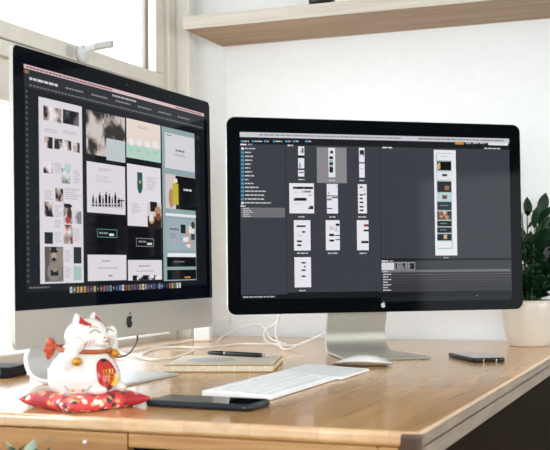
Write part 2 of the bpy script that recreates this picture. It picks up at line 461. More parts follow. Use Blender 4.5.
SCREEN_B="""
r 3c3f46 -298.5 30.5 298.5 366.5
r cfcfd8 -298.5 356.5 298.5 366.5
t 8f8f98 -258.5 360 48.5 363.5
t 77777f 88.5 360 286.5 363.5
r 1a1c20 -298.5 342.5 298.5 356.5
r 3f97c9 -295.9 345.6 -291.8 349.9
t c9c9cc -290.6 346.1 -279.4 349.4
r 3f97c9 -273.1 346.1 -269 350.4
t c9c9cc -267.7 346.7 -252.3 349.9
r 3f97c9 -248.1 346.6 -243.9 351
t c9c9cc -242.6 347.1 -237.6 350.4
r 3f97c9 -229.2 347 -225 351.4
t c9c9cc -223.7 347.6 -210.3 350.9
r 3f97c9 -203.9 347.6 -199.7 352
t c9c9cc -198.4 348.1 -191.2 351.4
r 3f97c9 -186.9 348 -182.7 352.4
t c9c9cc -181.4 348.5 -174.2 351.8
r 3f97c9 -161.4 348.5 -157.1 353
t c9c9cc -155.8 349.1 -148.6 352.3
r d9902f 171.9 351.5 191.4 357.4
t b9b9bc 197.3 352.6 208.9 356.4
t b9b9bc 213.6 352.9 225.3 356.8
t b9b9bc 230 353.3 241.7 357.1
r e8e8ea 248.8 351.5 295.9 357
t e2e2e4 -297.4 339.1 -284.6 343.2
t 9d9da0 -281.5 339.8 -273.2 343.5
r 24262a -203.5 41.1 -202.5 344.3
r 303237 -297.1 338.1 -204 338.2
r e8e8ea -295.6 330.7 -289.9 335.2
t d0d0d4 -287.8 331.8 -267 335
r 45a3d3 -295.7 322.9 -290 327.4
t d0d0d4 -287.9 323.8 -275.4 327.1
r 45a3d3 -295.8 315.1 -290 319.6
t d0d0d4 -287.9 316 -271.3 319.3
r 45a3d3 -295.8 307.2 -290.1 311.8
t d0d0d4 -288 308.2 -271.4 311.4
r 45a3d3 -295.9 299.4 -290.2 304
t d0d0d4 -288.1 300.4 -275.6 303.6
r 45a3d3 -296 291.6 -290.2 296.1
t d0d0d4 -288.1 292.5 -277.8 295.7
r 45a3d3 -296 283.8 -290.3 288.3
t d0d0d4 -288.2 284.7 -273.7 288
r 45a3d3 -296.1 276 -290.4 280.5
t d0d0d4 -288.3 276.9 -269.6 280.2
r 45a3d3 -296.2 268.2 -290.4 272.7
t d0d0d4 -288.3 269.1 -280.1 272.3
r 45a3d3 -296.3 260.4 -290.5 264.9
t d0d0d4 -288.4 261.3 -269.8 264.5
r 45a3d3 -296.3 252.6 -290.6 257.1
t d0d0d4 -288.5 253.5 -259.4 256.8
r 45a3d3 -296.4 244.8 -290.6 249.3
t d0d0d4 -288.6 245.8 -244.9 249
r 45a3d3 -296.5 237 -290.7 241.5
t d0d0d4 -288.6 238 -249.1 241.2
r 45a3d3 -296.5 229.2 -290.8 233.7
t d0d0d4 -288.7 230.1 -249.2 233.4
r e8e8ea -296.6 221.4 -290.9 225.9
t d0d0d4 -288.8 222.4 -234.7 225.6
t e2e2e4 -297.9 215.6 -287.8 219.2
r 77787b -297.1 194.2 -205.5 214.3
r 3a3b3f -297.1 210.6 -205.4 211.1
t d8d8da -293 211.8 -280.6 213.8
r 3a3b3f -297.2 206.7 -205.4 207.2
t d8d8da -293 207.9 -276.5 209.9
r 3a3b3f -297.2 202.7 -205.5 203.3
t d8d8da -293.1 204 -272.4 206
r 3a3b3f -297.2 198.8 -205.5 199.4
t d8d8da -293.1 200 -280.7 202.1
r 3a3b3f -297.3 194.8 -205.5 195.5
t d8d8da -293.1 196.1 -276.6 198.1
t e2e2e4 -198.7 339.6 -187 343.3
r 8d8b8d -136.7 266 -72.3 339.1
r eceaf1 -176.4 321.6 -163.4 339.9
r 101114 -176.6 316.5 -163.5 321.3
r eceaf1 -176.7 295 -163.7 316.2
r 101114 -176.9 291.9 -163.8 294.8
r eceaf1 -177 278.4 -163.9 291.7
m mk -174.3 324.6 -164.9 336.7
r 6a8f88 -174.3 295.9 -171.4 306
r 3a3c42 -175.3 285.8 -165.1 288.1
r e6e8ef -111.7 277.9 -97.1 338.4
r 1d2a30 -107.4 326.6 -101.5 332.7
r 1d2a30 -109.7 314.9 -101.6 320.9
r 1d2a30 -109.9 302.7 -101.8 308.8
r 1d2a30 -110 287.5 -101.9 298.9
r 7aa9a6 -109.8 309.7 -101.7 312.9
r 9a7d58 -110 299.4 -101.8 301.4
r eceaf1 -45 278.1 -32.9 339.8
r 14151a -45 307.2 -32.9 309.7
m mk -43.3 310.9 -34 335.2
T b9b7bd -43 293.8 -34.6 297.9
r eceaf1 -196.1 203.4 -143.6 264.7
r 17181c -188 252.9 -145.4 257.7
r 8d8a8f -183.1 252.9 -181.4 257.4
r 8d8a8f -166.1 253.1 -164.4 257.6
m mL -185.9 243.6 -175.4 248.4
m mL -171.1 245.9 -149.8 249.7
r b8a0a0 -155 239.3 -148.6 241.7
m mk -187.1 229 -159.6 234.9
m mk -158.6 212 -145.5 218.8
T c5c2c9 -186.2 220.4 -165 224.4
r eceaf1 -116.1 203.4 -92.2 264.3
m mk -113.1 244 -92.5 260.8
r 14151a -115.7 238.6 -92.4 240.5
r 14151a -104.7 234.9 -92.2 237.3
m mL -115.6 230.3 -105.3 234.7
r 14151a -115.8 212.6 -104.6 214.6
r eceaf1 -48.5 203.9 -29.1 264.2
r 25262b -44.4 256.5 -37.8 259.7
r 25262b -44.6 240.3 -38 243.6
r 25262b -44.7 232.9 -38.1 236.1
r 25262b -44.8 225 -36.5 228.3
r 25262b -44.9 215.9 -36.6 219.2
r 25262b -45 208.4 -36.7 211.7
r 4a8a8a -37.1 242 -31.4 244.9
T b5b3ba -37 248.2 -30.4 258.6
t c9c9cd -176.3 270.6 -163.6 273.8
t c9c9cd -110.8 269.5 -97.8 272.8
t c9c9cd -44.6 270.1 -33.6 273.5
t c9c9cd -177.2 194.5 -164.4 197.8
t c9c9cd -111.1 194.6 -98.1 197.8
t c9c9cd -48.7 194.8 -31.2 198.1
r eceaf1 -187.2 127.8 -152 189.4
r 26272c -181.6 175.4 -162.5 179
r 26272c -169.9 163.8 -163.5 167.5
r 26272c -181.1 144.7 -170.5 148.4
r 26272c -181.2 136.8 -171.9 140.5
r b33b3b -181.2 136.8 -178.3 140.5
T c5c3ca -180.6 155.3 -167.8 161.4
r eceaf1 -119.3 128.1 -89.2 189.6
r 1b1c20 -97.6 177.8 -89.9 182.7
r 1b1c20 -112.1 156.8 -101.4 161.8
r 1b1c20 -100.1 157.4 -89.3 159.3
r 1b1c20 -111.4 145.8 -101.6 149.9
r 1b1c20 -98.5 148.8 -89.4 150.7
m mL -112 169.5 -101.3 177.7
m mk -112.4 134.7 -101.7 140.9
m mL -100.1 165.4 -93.7 175.7
r eceaf1 -51.7 127.8 -26.2 189.8
r 8a3b2f -36.2 176.6 -26.2 181.4
r 25262b -36.8 166.7 -26.3 170.4
m mk -42.6 151 -27.4 165.4
r 131418 -42.4 142.3 -26.7 146.9
t c9c9cd -181.2 120.7 -157.8 124
t c9c9cd -115.2 120.2 -93.7 123.5
t c9c9cd -46.5 119.8 -31.1 123.1
r eceaf1 -186.8 53.2 -151.8 114.3
r 36373c -171.8 101.2 -163 104.5
r 36373c -166.8 93.5 -163 96.8
r 36373c -172 86.2 -163.1 89.5
r 36373c -172.1 74 -163.3 77.3
t c9c9cd -177.4 44.9 -162.5 48.1
r 16171a -202.5 35.9 -2.6 43
r 232529 -0.3 38.1 0.9 348.6
t e2e2e4 7.1 339.4 28.5 343.2
t cfcfd2 239.1 342.6 276.8 346
r eeecf3 122.4 116 172.6 339
r a9c6c8 127.8 129.5 162.3 332.7
r eceaf0 130.1 317.3 162.9 331.1
t c9c7ce 139.1 323.3 152.9 326.3
r 0c0d10 129.8 296 162 314.6
r c9b062 132.9 298.6 136.8 312.1
r d9b79a 130.1 296.4 133.1 309.1
r e6e6ec 129.4 275.6 161.9 293.4
r 33343a 140.8 283.1 152.1 288
r 101114 129 249.7 161.4 272.2
r 9a6b4a 146.3 254.3 156.2 263.5
r bcd3d4 128.6 231.5 161.3 246.9
r 6a4a3a 140 235.2 151.3 243.2
r 24303a 128.3 211.6 161 229.1
t 8aa0a0 135 220.4 153.4 222.5
m mh 128 191.3 160.6 209.3
r 0d0e12 127.6 177.3 160.6 189
t 9aa0a0 134.4 182.3 150.4 184.4
r 0d0e12 127.4 163.8 160.4 175.1
t 9aa0a0 134.1 168.8 150.2 170.9
r 0d0e12 127.2 147.7 160.1 161.2
r d0a98f 142 150.7 149.8 160
r eceaf0 126.9 132.1 160 145.7
t c9c9cd 141.1 108.9 152.5 112.3
r 191a1e 2.4 105.4 298 110.3
t e2e2e4 1.7 103.2 16.1 106.9
t 9d9da0 19.4 103.1 29.4 106.8
r d9d8dc 1.4 86.4 29.1 102
r b9b9bd 30.7 86 76.1 102.2
r 2c2e33 31.8 87.3 75 101
t c9c9cc 36 97.6 47.2 100
t c9c9cc 53.9 97.4 65.1 99.9
t c9c9cc 35.9 93.4 49.3 95.9
t c9c9cc 53.8 93.2 65 95.7
t c9c9cc 35.9 89.2 51.5 91.7
t c9c9cc 53.7 89.1 64.9 91.6
r 707174 0.3 37.3 296.1 86.3
r 37383c 0.2 76.7 296.9 81.3
t dcdcde 4.7 81.8 15.7 84.5
r 37383c 0.1 71 296.8 75.8
t dcdcde 4.6 76.3 22.3 79
r 37383c 0.1 65.4 296.7 70.4
t dcdcde 4.5 70.9 15.6 73.6
r 37383c -0 59.7 296.6 64.9
t dcdcde 4.4 65.4 22.2 68
r 37383c -0.1 54 296.5 59.4
t dcdcde 4.4 59.9 15.4 62.6
r 37383c -0.2 48.4 296.4 53.9
t dcdcde 4.3 54.4 22 57.1
r 37383c -0.3 42.7 296.2 48.5
t dcdcde 4.2 48.9 15.3 51.6
r 37383c -0.3 37 296.1 43
t dcdcde 4.1 43.4 21.8 46.1
r 1c1e22 -0.4 21.1 296.3 41.2
r 9a9a9e 196 31.2 251.8 33.3
r d8d8da 214.6 30 218.2 34.7
r 15171a -298.5 30.5 298.5 39.5
t b5b5b9 -294.5 33.5 -228.5 37
"""
from mathutils import noise
# ------------------------------------------------------------------ what the two screens show (millimetres on the panel: left, bottom, right, top)
PAL = dict(m1=['d8cdd0','3a3438','8a7f80','c9b9b4','1d1c22','b59d90','efe8ea'], m2=['20242c','3c3a40','58707a','8a5a48','14161c','2c3a40'],
           m3=['3a2c2a','d9cfd2','b3574a','20202a','c9a793','8fa6a8','e8e2e6'], mb=['e3dde4','9aa09a','e3dde4','cfd3d2','7d8780'], mL=['cdc8cf','e3dde4','8b868e','dad4da'],
           mp=['6e6a66','8a857f','4c4845','2b2826','a59c94'], mp2=['bdb3ae','8f8782','4b4644','d0c8c4','332e2c','a59a93','726860'], mk=['17181c','eceaf1','eceaf1','55565c','e3dde4'],
           mh=['2a211e','c08c6c','1a1a1e','e3d9d4','8a5a40','3a4a50'], mg=['e6e0dc','4a3c38','a2b0b8','c9a184','2c2c30','8fa0a8'])
def blend(P, t):
    P = sorted(P, key=lambda h: sum(int(h[i:i+2], 16) for i in (0, 2, 4))); t = max(0, min(.999, t))*(len(P)-1); i = int(t); f = min(1, max(0, (t-i)*1.6-.3))
    return ''.join('%02x' % int(int(P[i][k:k+2], 16)*(1-f) + int(P[i+1][k:k+2], 16)*f) for k in (0, 2, 4))
def screen(parent, name, data, m, y, z, rx, seed):
    rnd = random.Random(seed)
    bm = bmesh.new(); lay = bm.loops.layers.float_color.new('Col'); lv = [0]
    def quad(P, col):
        f = bm.faces.new([bm.verts.new((px/1000, -lv[0]*2.5e-6, pz/1000)) for px, pz in P])
        c = lin(col)
        for l in f.loops: l[lay] = c
    def rect(a, b, c, d, col): quad([(a, b), (c, b), (c, d), (a, d)], col)
    for line in data.strip().split('\n'):
        k, col, *v = line.split(); a, b, c, d = map(float, v); lv[0] += 1
        if k == 'r': rect(a, b, c, d, col)
        elif k == 'o': quad([((a+c)/2 + (c-a)/2*cos(2*pi*i/16), (b+d)/2 + (d-b)/2*sin(2*pi*i/16)) for i in range(16)], col)
        elif k in 'td':
            x = a
            while x < c - .5:
                w = (rnd.uniform(1.2, 3.2) * (d-b)) if k == 't' else 2*(d-b)
                rect(x, b + .15*(d-b), min(c, x + w), d - .1*(d-b), col); x += w + (.45*(d-b) if k == 't' else 1.1*(d-b))
        elif k == 'v':
            z_ = b
            while z_ < d: rect(a, z_, c, z_ + 4, col); z_ += 8
        elif k == 'T':
            z_ = d - 1.2; h = 1.1
            while z_ > b:
                rect(a, z_ - h, a + (c-a)*rnd.uniform(.55, 1), z_, col); z_ -= 3.1
        elif k == 'm':
            nx = min(22, max(3, int((c-a)/2.4))); nz = min(26, max(2, int((d-b)/2.4))); P = PAL[col]; sd = rnd.uniform(0, 90)
            for i in range(nx):
                for j in range(nz):
                    
                    x_, z_ = a+(c-a)*i/nx, b+(d-b)*j/nz
                    q_ = noise.noise(Vector((x_*.05, z_*.042, sd)))*1.5 + noise.noise(Vector((x_*.17, z_*.15, sd+7)))*.5 + .5
                    rect(x_, z_, a+(c-a)*(i+1)/nx, b+(d-b)*(j+1)/nz, blend(P, q_))
        elif k == 'k':
            n = 38; P = ['4a6a98','c8cace','a85a42','2a2f3a','7f9fb8','b89a5a','5a4a6a','d3d3d8','5a7a6a','2a4a7a','98483a','8a8a92','20242c','d8d8dc']; e_ = (d-b)*.24; b += e_; d -= e_
            for i in range(n):
                x = a + (c-a)*i/n; w = (c-a)/n*.72; rect(x, b, x+w, d, rnd.choice(P)); rect(x+w*.25, b+.3*(d-b), x+w*.7, b+.7*(d-b), rnd.choice(P))
    me = bpy.data.meshes.new(name); bm.normal_update(); bm.to_mesh(me); bm.free(); me.materials.append(m)
    o = bpy.data.objects.new(name, me); C.objects.link(o); o.parent = parent; o.location = (0, y, z); o.rotation_euler = (rx, 0, 0)
    return o
# ------------------------------------------------------------------ the room
XL, YB, XR, YF, H = -1.30, 2.72, 2.3, -1.9, D + 1.85
def walls(name, boxes, m): 
    mb = MB()
    for b in boxes: mb.box(*b)
    return struct(mb.build(name, m))
struct(MB().box(XL-.12, YF-.12, -.06, XR+.12, YB+.12, 0).build('floor', MT['floor']))
struct(MB().box(XL-.12, YF-.12, H, XR+.12, YB+.12, H+.06).build('ceiling', MT['ceil']))
struct(MB().box(XL-.12, YB, 0, XR+.12, YB+.12, H).build('wall_back', MT['wall']))
W1 = (.15, 2.59, D-.03, D+1.05)            # opening in the left wall: y0, y1, z0, z1
walls('wall_left', [(XL-.12, YF, 0, XL, YB, W1[2]), (XL-.12, YF, W1[3], XL, YB, H), (XL-.12, YF, W1[2], XL, W1[0], W1[3]), (XL-.12, W1[1], W1[2], XL, YB, W1[3])], MT['wall'])
W2 = (-1.15, 2.1, D-.2, D+1.1)              # unseen rear wall opening, added for its light: x0, x1
walls('wall_front', [(XL, YF-.12, 0, XR, YF, W2[2]), (XL, YF-.12, W2[3], XR, YF, H), (XL, YF-.12, W2[2], W2[0], YF, W2[3]), (W2[1], YF-.12, W2[2], XR, YF, W2[3])], MT['wall'])
W3 = (.55, 2.5, D-.2, D+.7)  # unseen right wall opening, added to brighten back wall and desk
walls('wall_right', [(XR, YF, 0, XR+.12, YB, W3[2]), (XR, YF, W3[3], XR+.12, YB, H), (XR, YF, W3[2], XR+.12, W3[0], W3[3]), (XR, W3[1], W3[2], XR+.12, YB, W3[3])], MT['wall'])
struct(MB().box(-1.30, 2.60, D-.03, -1.26, 2.636, H).build('trim_1', MT['cream_l'], bevel=.004))

# window_1: fixed frame, a lower light and an upper light over a transom
w1 = struct(MB().box(-1.37, 2.548, W1[2], -1.292, 2.59, W1[3]).box(-1.37, .15, W1[2], -1.292, .20, W1[3]).box(-1.37, .2, W1[3]-.045, -1.292, 2.548, W1[3])
            .box(-1.37, .2, W1[2], -1.292, 2.548, W1[2]+.045).box(-1.36, .2, D+.606, -1.296, 2.548, D+.638).box(-1.36, .2, D+.522, -1.312, 2.548, D+.606)
            .box(-1.37, 1.16, W1[2]+.045, -1.30, 1.22, D+.522).build('window_1', MT['cream'], bevel=.003))
MB().box(-1.35, .205, D+.642, -1.300, 2.540, D+.678).box(-1.35, 2.494, D+.678, -1.300, 2.540, W1[3]-.045).box(-1.35, .205, D+.678, -1.300, .25, W1[3]-.045).build('sash', MT['cream'], w1, bevel=.003)
MB().box(-1.322, 2.492, D+.680, -1.3006, 2.4938, W1[3]-.046).build('lit_stile_face', MT['white_pl'], w1)  # white overlay paints the lit side of the sash stile
MB().box(-1.328, 2.490, D+.680, -1.3222, 2.4938, W1[3]-.046).build('seal', MT['seal'], w1)
MB().box(-1.333, .25, D+.678, -1.329, 2.494, W1[3]-.046).build('pane', MT['pane_dim'], w1)
MB().box(-1.343, .2, W1[2]+.045, -1.339, 1.16, D+.522).box(-1.343, 1.22, W1[2]+.045, -1.339, 2.548, D+.522).build('pane', MT['pane_dim'], w1)
def fill_window(name, lo, hi, axis):
    (x0, y0, z0), (x1, y1, z1) = lo, hi; f = .05; mb = MB()
    if axis == 'x':
        mb.box(x0, y0, z0, x1, y0+f, z1).box(x0, y1-f, z0, x1, y1, z1).box(x0, y0+f, z0, x1, y1-f, z0+f).box(x0, y0+f, z1-f, x1, y1-f, z1).box(x0, (y0+y1)/2-.025, z0+f, x1, (y0+y1)/2+.025, z1-f)
        o = struct(mb.build(name, MT['cream'])); xm = (x0+x1)/2
        MB().box(xm-.002, y0+f, z0+f, xm+.002, y1-f, z1-f).build('pane', MT['pane'], o)
    else:
        mb.box(x0, y0, z0, x0+f, y1, z1).box(x1-f, y0, z0, x1, y1, z1).box(x0+f, y0, z0, x1-f, y1, z0+f).box(x0+f, y0, z1-f, x1-f, y1, z1).box((x0+x1)/2-.025, y0, z0+f, (x0+x1)/2+.025, y1, z1-f)
        o = struct(mb.build(name, MT['cream'])); ym = (y0+y1)/2
        MB().box(x0+f, ym-.002, z0+f, x1-f, ym+.002, z1-f).build('pane', MT['pane'], o)
fill_window('added_window_rear', (W2[0], YF-.09, W2[2]), (W2[1], YF-.03, W2[3]), 'y')  # unseen window added to light the room from behind the camera

fill_window('added_window_side', (XR+.03, W3[0], W3[2]), (XR+.09, W3[1], W3[3]), 'x')  # unseen window added to light the wall behind the monitor

# latch on the window rail
t = thing('window_latch', 'white plastic latch lever sticking out from the cream window rail', 'latch', (-1.300, 2.130, D+.660))
MB().lathe([(.0,0),(.019,0),(.021,.003),(.021,.010),(.017,.014),(0,.0145)], 24, Matrix.Rotation(pi/2, 4, 'Y'), sx=.95, cap0=False, cap1=False).build('plate', MT['latch'], t, smooth=True)
MB().tube([(.010,.0,.004),(.018,.002,.010),(.026,.004,.0125),(.036,.005,.0135)], lambda q: .0085, 12).build('lever_arm', MT['latch'], t, smooth=True)
MB().prism([(p.y, p.x, p.z) for p in rrect(-.0065,-.0082,.0065,.0082,.0045)], (.048,0,0)).build('grip', MT['clear'], t, bevel=.001, loc=(.030,.005,.0135), rot=(0,-.10,.06))
MB().prism([(p.y, p.x, p.z) for p in rrect(-.014,-.012,.014,.012,.008)], (.004,0,0)).build('striker_plate', MT['clear'], t, bevel=.001, loc=(.0,-.045,-.002))

# ------------------------------------------------------------------ shelf
sh = MB().box(-1.216, 2.4815, D+.776, .75, 2.72, D+.8083).build('wall_shelf', MT['shelfw'], bevel=.001)
MB().box(-1.216, 2.479, D+.776, .75, 2.4814, D+.8083).build('edge_band', MT['shelf_edge'], sh, bevel=.0008)['label'] = 'paler front edge band'
tag(sh, 'long pale wooden shelf fixed high on the white wall', 'shelf')
t = thing('jar', 'small black jar standing at the front edge of the high wooden shelf', 'jar', (-.862, 2.513, D+.8083))
MB().lathe([(.024,0),(.030,.003),(.032,.010),(.032,.065),(.028,.074),(.022,.078),(.022,.084)], 32).build('body', MT['jar'], t, smooth=True)
MB().lathe([(.025,.084),(.026,.086),(.026,.100),(.024,.103)], 32).build('lid', MT['jar'], t, smooth=True)

# ------------------------------------------------------------------ desk
X0, X1, Y0, Y1 = -1.28, -.304, 1.208, 2.70
t = thing('desk', 'glossy brown oak desk pushed into the corner under the window', 'desk', (0, 0, 0))
MB().box(X0, Y0, D-.018, X1, Y1, D).build('desktop', MT['oak'], t, bevel=.0055, seg=4)
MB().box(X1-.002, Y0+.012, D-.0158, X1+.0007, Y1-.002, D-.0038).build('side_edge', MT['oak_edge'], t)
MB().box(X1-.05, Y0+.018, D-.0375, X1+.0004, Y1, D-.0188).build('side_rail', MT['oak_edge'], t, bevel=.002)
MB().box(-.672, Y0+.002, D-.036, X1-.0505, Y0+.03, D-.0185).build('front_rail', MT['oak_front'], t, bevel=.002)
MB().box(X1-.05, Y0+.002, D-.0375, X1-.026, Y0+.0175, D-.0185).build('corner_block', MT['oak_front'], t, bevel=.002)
MB().box(X1-.0255, Y0-.0008, D-.0375, X1+.0006, Y0+.0178, D-.0012).build('corner_patch', MT['walnut'], t, bevel=.005, seg=4)['label'] = 'dark knotty patch of wood at the desk corner'
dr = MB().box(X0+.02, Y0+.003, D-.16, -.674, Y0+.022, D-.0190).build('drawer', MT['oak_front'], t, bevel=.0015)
MB().ball((-.731, Y0-.001, D-.0315), (.0024,.0045,.0024)).build('knob', MT['white_pl'], dr, smooth=True)
MB().box(X0+.02, Y0+.024, 0, -.676, Y1-.05, D-.0195).build('drawer_cabinet', MT['gap_shade'], t)
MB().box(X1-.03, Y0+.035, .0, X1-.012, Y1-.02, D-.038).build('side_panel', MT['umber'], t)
MB().box(-.676, Y0+.12, .1, X1-.031, Y0+.135, D-.0195).build('gap_shade_panel', MT['gap_shade'], t)  # black panel added to stand for the shade under the desk

# ------------------------------------------------------------------ all-in-one computer
def monitor_shell(t, W, Hh, r, loc, rx, rim, metal, back):
    mb = MB(); x = W/2
    rings = [rrect(-x, 0, x, Hh, r), rrect(-x, 0, x, Hh, r, rim)]
    for dy, ins in back: rings.append(rrect(-x+ins, ins*.8, x-ins, Hh-ins*.8, r+ins*.4, dy))
    return mb.loops(rings).build('housing', metal, t, smooth=False, bevel=.0006, loc=loc, rot=(rx, 0, 0))
TA = .0107; HA = .4444
comp = thing('desktop_computer', 'large silver all-in-one computer with black bezel and collage of web pages, by the window', 'computer', (-.9263, 1.6743, D), 1.5508)
h = monitor_shell(comp, .65, HA, .011, (0, 0, .0672), -TA, .0065, MT['alu'], [(.010,.02),(.018,.07),(.032,.13),(.042,.18)])
MB().prism(rrect(-.324, HA-.388, .324, HA-.0012, .010, 0, 6, (.0005,.0005,.010,.010)), (0, -.0006, 0)).build('front_glass', MT['glass'], comp, loc=(0, 0, .0672), rot=(-TA, 0, 0))
screen(comp, 'screen', SCREEN_A, MT['screenA'], -.00085, .0672, -TA, 3)
MB().lathe([(.0,0),(.0022,0),(.0022,.0004),(0,.0004)], 14, Matrix.Rotation(pi/2, 4, 'X'), cap0=False, cap1=False).build('camera_lens', MT['lens'], comp, loc=(0, -.0005+TA*.43, .0672+HA-.013), rot=(-TA, 0, 0))
logo(comp, MT['logo_k'], .0275, 0, TA*.028-.0002, .0672+.0285, -TA)
ox = -.062
p = [(.058,.22),(.062,.19),(.094,.06)] + bend((.0685,.038), .033, .1, -pi/2, 8) + [(.03,.0052),(-.02,.0048),(-.078,.0042)]
sheet(p, [(.095, ox)]*len(p), .0085).build('stand', MT['alu_w'], comp, smooth=True, bevel=.0025, seg=3, wn=True)

# ------------------------------------------------------------------ external display
TB = .0054; HB = .397
disp = thing('computer_monitor', 'wide black-framed monitor with file browser on silver stand, in front of the white wall', 'monitor', (-.6383, 2.2208, D), .6482)
monitor_shell(disp, .649, HB, .017, (0, .004, .0878), -TB, .009, MT['alu'], [(.014,.02),(.026,.07),(.036,.13),(.042,.18)])
MB().prism(rrect(-.325, 0, .325, HB, .017), (0, .0045, 0)).build('front_glass', MT['glassB'], disp, loc=(0, 0, .0878), rot=(-TB, 0, 0), bevel=.001)
screen(disp, 'screen', SCREEN_B, MT['screenB'], -.0003, .0878, -TB, 5)
logo(disp, MT['logo_w'], .0130, .004, -.0002, .0878+.0155, -TB)
ox = -.036
p = [(.034,.24),(.036,.20),(.044,.10),(.060,.048)] + bend((.030,.034), .030, .15, -pi/2, 8) + [(.0,.0045),(-.06,.0042),(-.135,.0038)]
hw = [(.066, ox)]*4 + [(.067+.004*k/8, ox) for k in range(9)] + [(.074, ox), (.080, ox), (.087, ox)]
sheet(p, hw, .0075).build('stand', MT['alu_b'], disp, smooth=True, bevel=.0025, seg=3, wn=True)

# ------------------------------------------------------------------ keyboard, trackpad, mouse
kb = thing('keyboard', 'slim white keyboard lying lengthwise on the desk beside the trackpad', 'keyboard', (-.6220, 1.5675, D))
L2, W2k = .1395, .0530
def wedge(l, w, z0f, z1f, z0b, z1b): return [[Vector((w, y, z0f)), Vector((w, y, z1f)), Vector((-w, y, z1b)), Vector((-w, y, z0b))] for y in (-l, l)]
MB().loops(wedge(L2, W2k, .0008, .0050, .0008, .0105)).build('body', MT['kbody'], kb, bevel=.0015, seg=3)
mb = MB(); rows = [(.0410,[1]*3+[6]+[1]*4), (.0238,[2.2]+[1]*10+[2.2]), (.0066,[1.7]+[1]*11+[1.7]), (-.0105,[1.5]+[1]*12+[1]), (-.0276,[1]*13+[1.5]), (-.0425,[1.04]*14)]
for x, ws in rows:
    tot = sum(ws); y = L2 - .005; span = 2*(L2 - .005)
    hh = .0078 if x > -.04 else .0046
    zz = .0050 + (.0055)*(W2k - x)/(2*W2k)
    for w in ws:
        q = span*w/tot; M_ = Matrix.Translation((x, y - q/2, zz)) @ Matrix.Rotation(.0478, 4, 'Y')
        mb.box(-hh, -q/2+.0011, -.0004, hh, q/2-.0011, .0014, M_); y -= q
mb.build('keys', MT['key'], kb, bevel=.0007)
tp = thing('trackpad', 'flat white trackpad lying at the far end of the white keyboard', 'trackpad', (-.6165, 1.789, D))
MB().loops(wedge(.0775, .0575, .0008, .0045, .0008, .0100)).build('body', MT['kbody'], tp, bevel=.0015, seg=3)
MB().loops([[Vector((.056, y, .0046)), Vector((.056, y, .0052)), Vector((-.056, y, .0106)), Vector((-.056, y, .0098))] for y in (-.0762, .0762)]).build('touch_surface', MT['key'], tp, bevel=.0003)
ms = thing('computer_mouse', 'low curved white mouse on the desk before the monitor stand', 'mouse', (-.604, 1.9695, D), .10)
def mouse_ring(z0, sc, n=36):
    return [Vector((.0565*sc*math.copysign(abs(cos(a))**.8, cos(a)), .0285*sc*math.copysign(abs(sin(a))**.75, sin(a)), 0)) for a in [2*pi*i/n for i in range(n)]]
def mtop(x): return .0035 + .0165*max(0, 1-(abs(x-.004)/.062)**2.2)
rings = []
for k in range(9):
    s_ = sin(pi/2*(1-k/9)); ring = []
    for v in mouse_ring(0, max(s_, .02)):
        z = mtop(v.x)*(1 if k == 0 else 1) ; edge = .0028 + (mtop(v.x)-.0028)*(.42+.58*(1-s_**3)); ring.append(Vector((v.x, v.y, edge)))
    rings.append(ring)
MB().loops(rings, cap0=False).build('shell', MT['shell'], ms, smooth=True)
low = []
for zf, sc in ((0, .72), (.25, .86), (.6, .96), (1, .995)):
    ring = []
    for v in mouse_ring(0, sc):
        full = v / sc; top = .0028 + (mtop(full.x)-.0028)*.42
        ring.append(Vector((v.x, v.y, .0004 + (top-.0004)*zf)))
    low.append(ring)
MB().loops(low).build('base', MT['mbase'], ms, smooth=True)

# ------------------------------------------------------------------ notebook and pen
nb = thing('notebook', 'kraft notebook with cream pages and stitched spine, behind the keyboard', 'notebook', (-.898, 1.745, D), radians(16.5))
MB().box(0, .0, 0, .194, .20, .0018).build('back_cover', MT['kraft'], nb, bevel=.0005)
pg = MB().box(.0005, .0012, .0019, .192, .1985, .0112).build('pages', MT['page'], nb, bevel=.0004)
fc = MB().box(0, 0, .0113, .194, .20, .0133).build('front_cover', MT['kraft'], nb, bevel=.0005)
for k in range(7):
    x = .016 + k*.027; MB().tube([(x, .0008, .0012), (x+.0006, -.0004, .0066), (x, .0008, .0122)], .0009, 6).build('stitch', MT['thread'], nb)
MB().box(.0015, .0015, .01330, .1925, .1985, .0135).build('haze_sheet', MT['cover_haze'], fc)  # pale sheet added to paint the haze on the cover
MB().loops([[Vector((.07+.045*cos(2*pi*i/22)*(1+.12*sin(3*i)), .10+.045*sin(2*pi*i/22)*(1+.12*cos(2*i)), z)) for i in range(22)] for z in (.01352, .0136)]).build('printed_design', MT['paper'], fc)
pn = thing('pen', 'black ballpoint pen with chrome tip resting on the kraft notebook', 'pen', (-.846, 1.948, D+.0136+.0044), radians(-13.8))
MX = Matrix.Rotation(pi/2, 4, 'Y')
MB().lathe([(.0036,-.028),(.0043,-.024),(.0043,.048),(.0034,.060)], 20, MX).build('barrel', MT['pen'], pn, smooth=True)
MB().lathe([(.0043,-.0288),(.0044,-.029),(.0042,-.064),(.0034,-.069),(.0022,-.071)], 20, MX).build('cap', MT['pen'], pn, smooth=True)
MB().lathe([(.0033,.0602),(.0024,.066),(.0008,.0725)], 16, MX).build('tip', MT['chrome'], pn, smooth=True)
MB().box(-.068, -.0014, .0050, -.034, .0014, .0058).box(-.068, -.0014, .0040, -.064, .0014, .0052).build('clip', MT['chrome'], pn, bevel=.0003)
MB().lathe([(.00455,-.0290),(.00455,-.0268)], 20, MX).build('ring', MT['chrome'], pn)

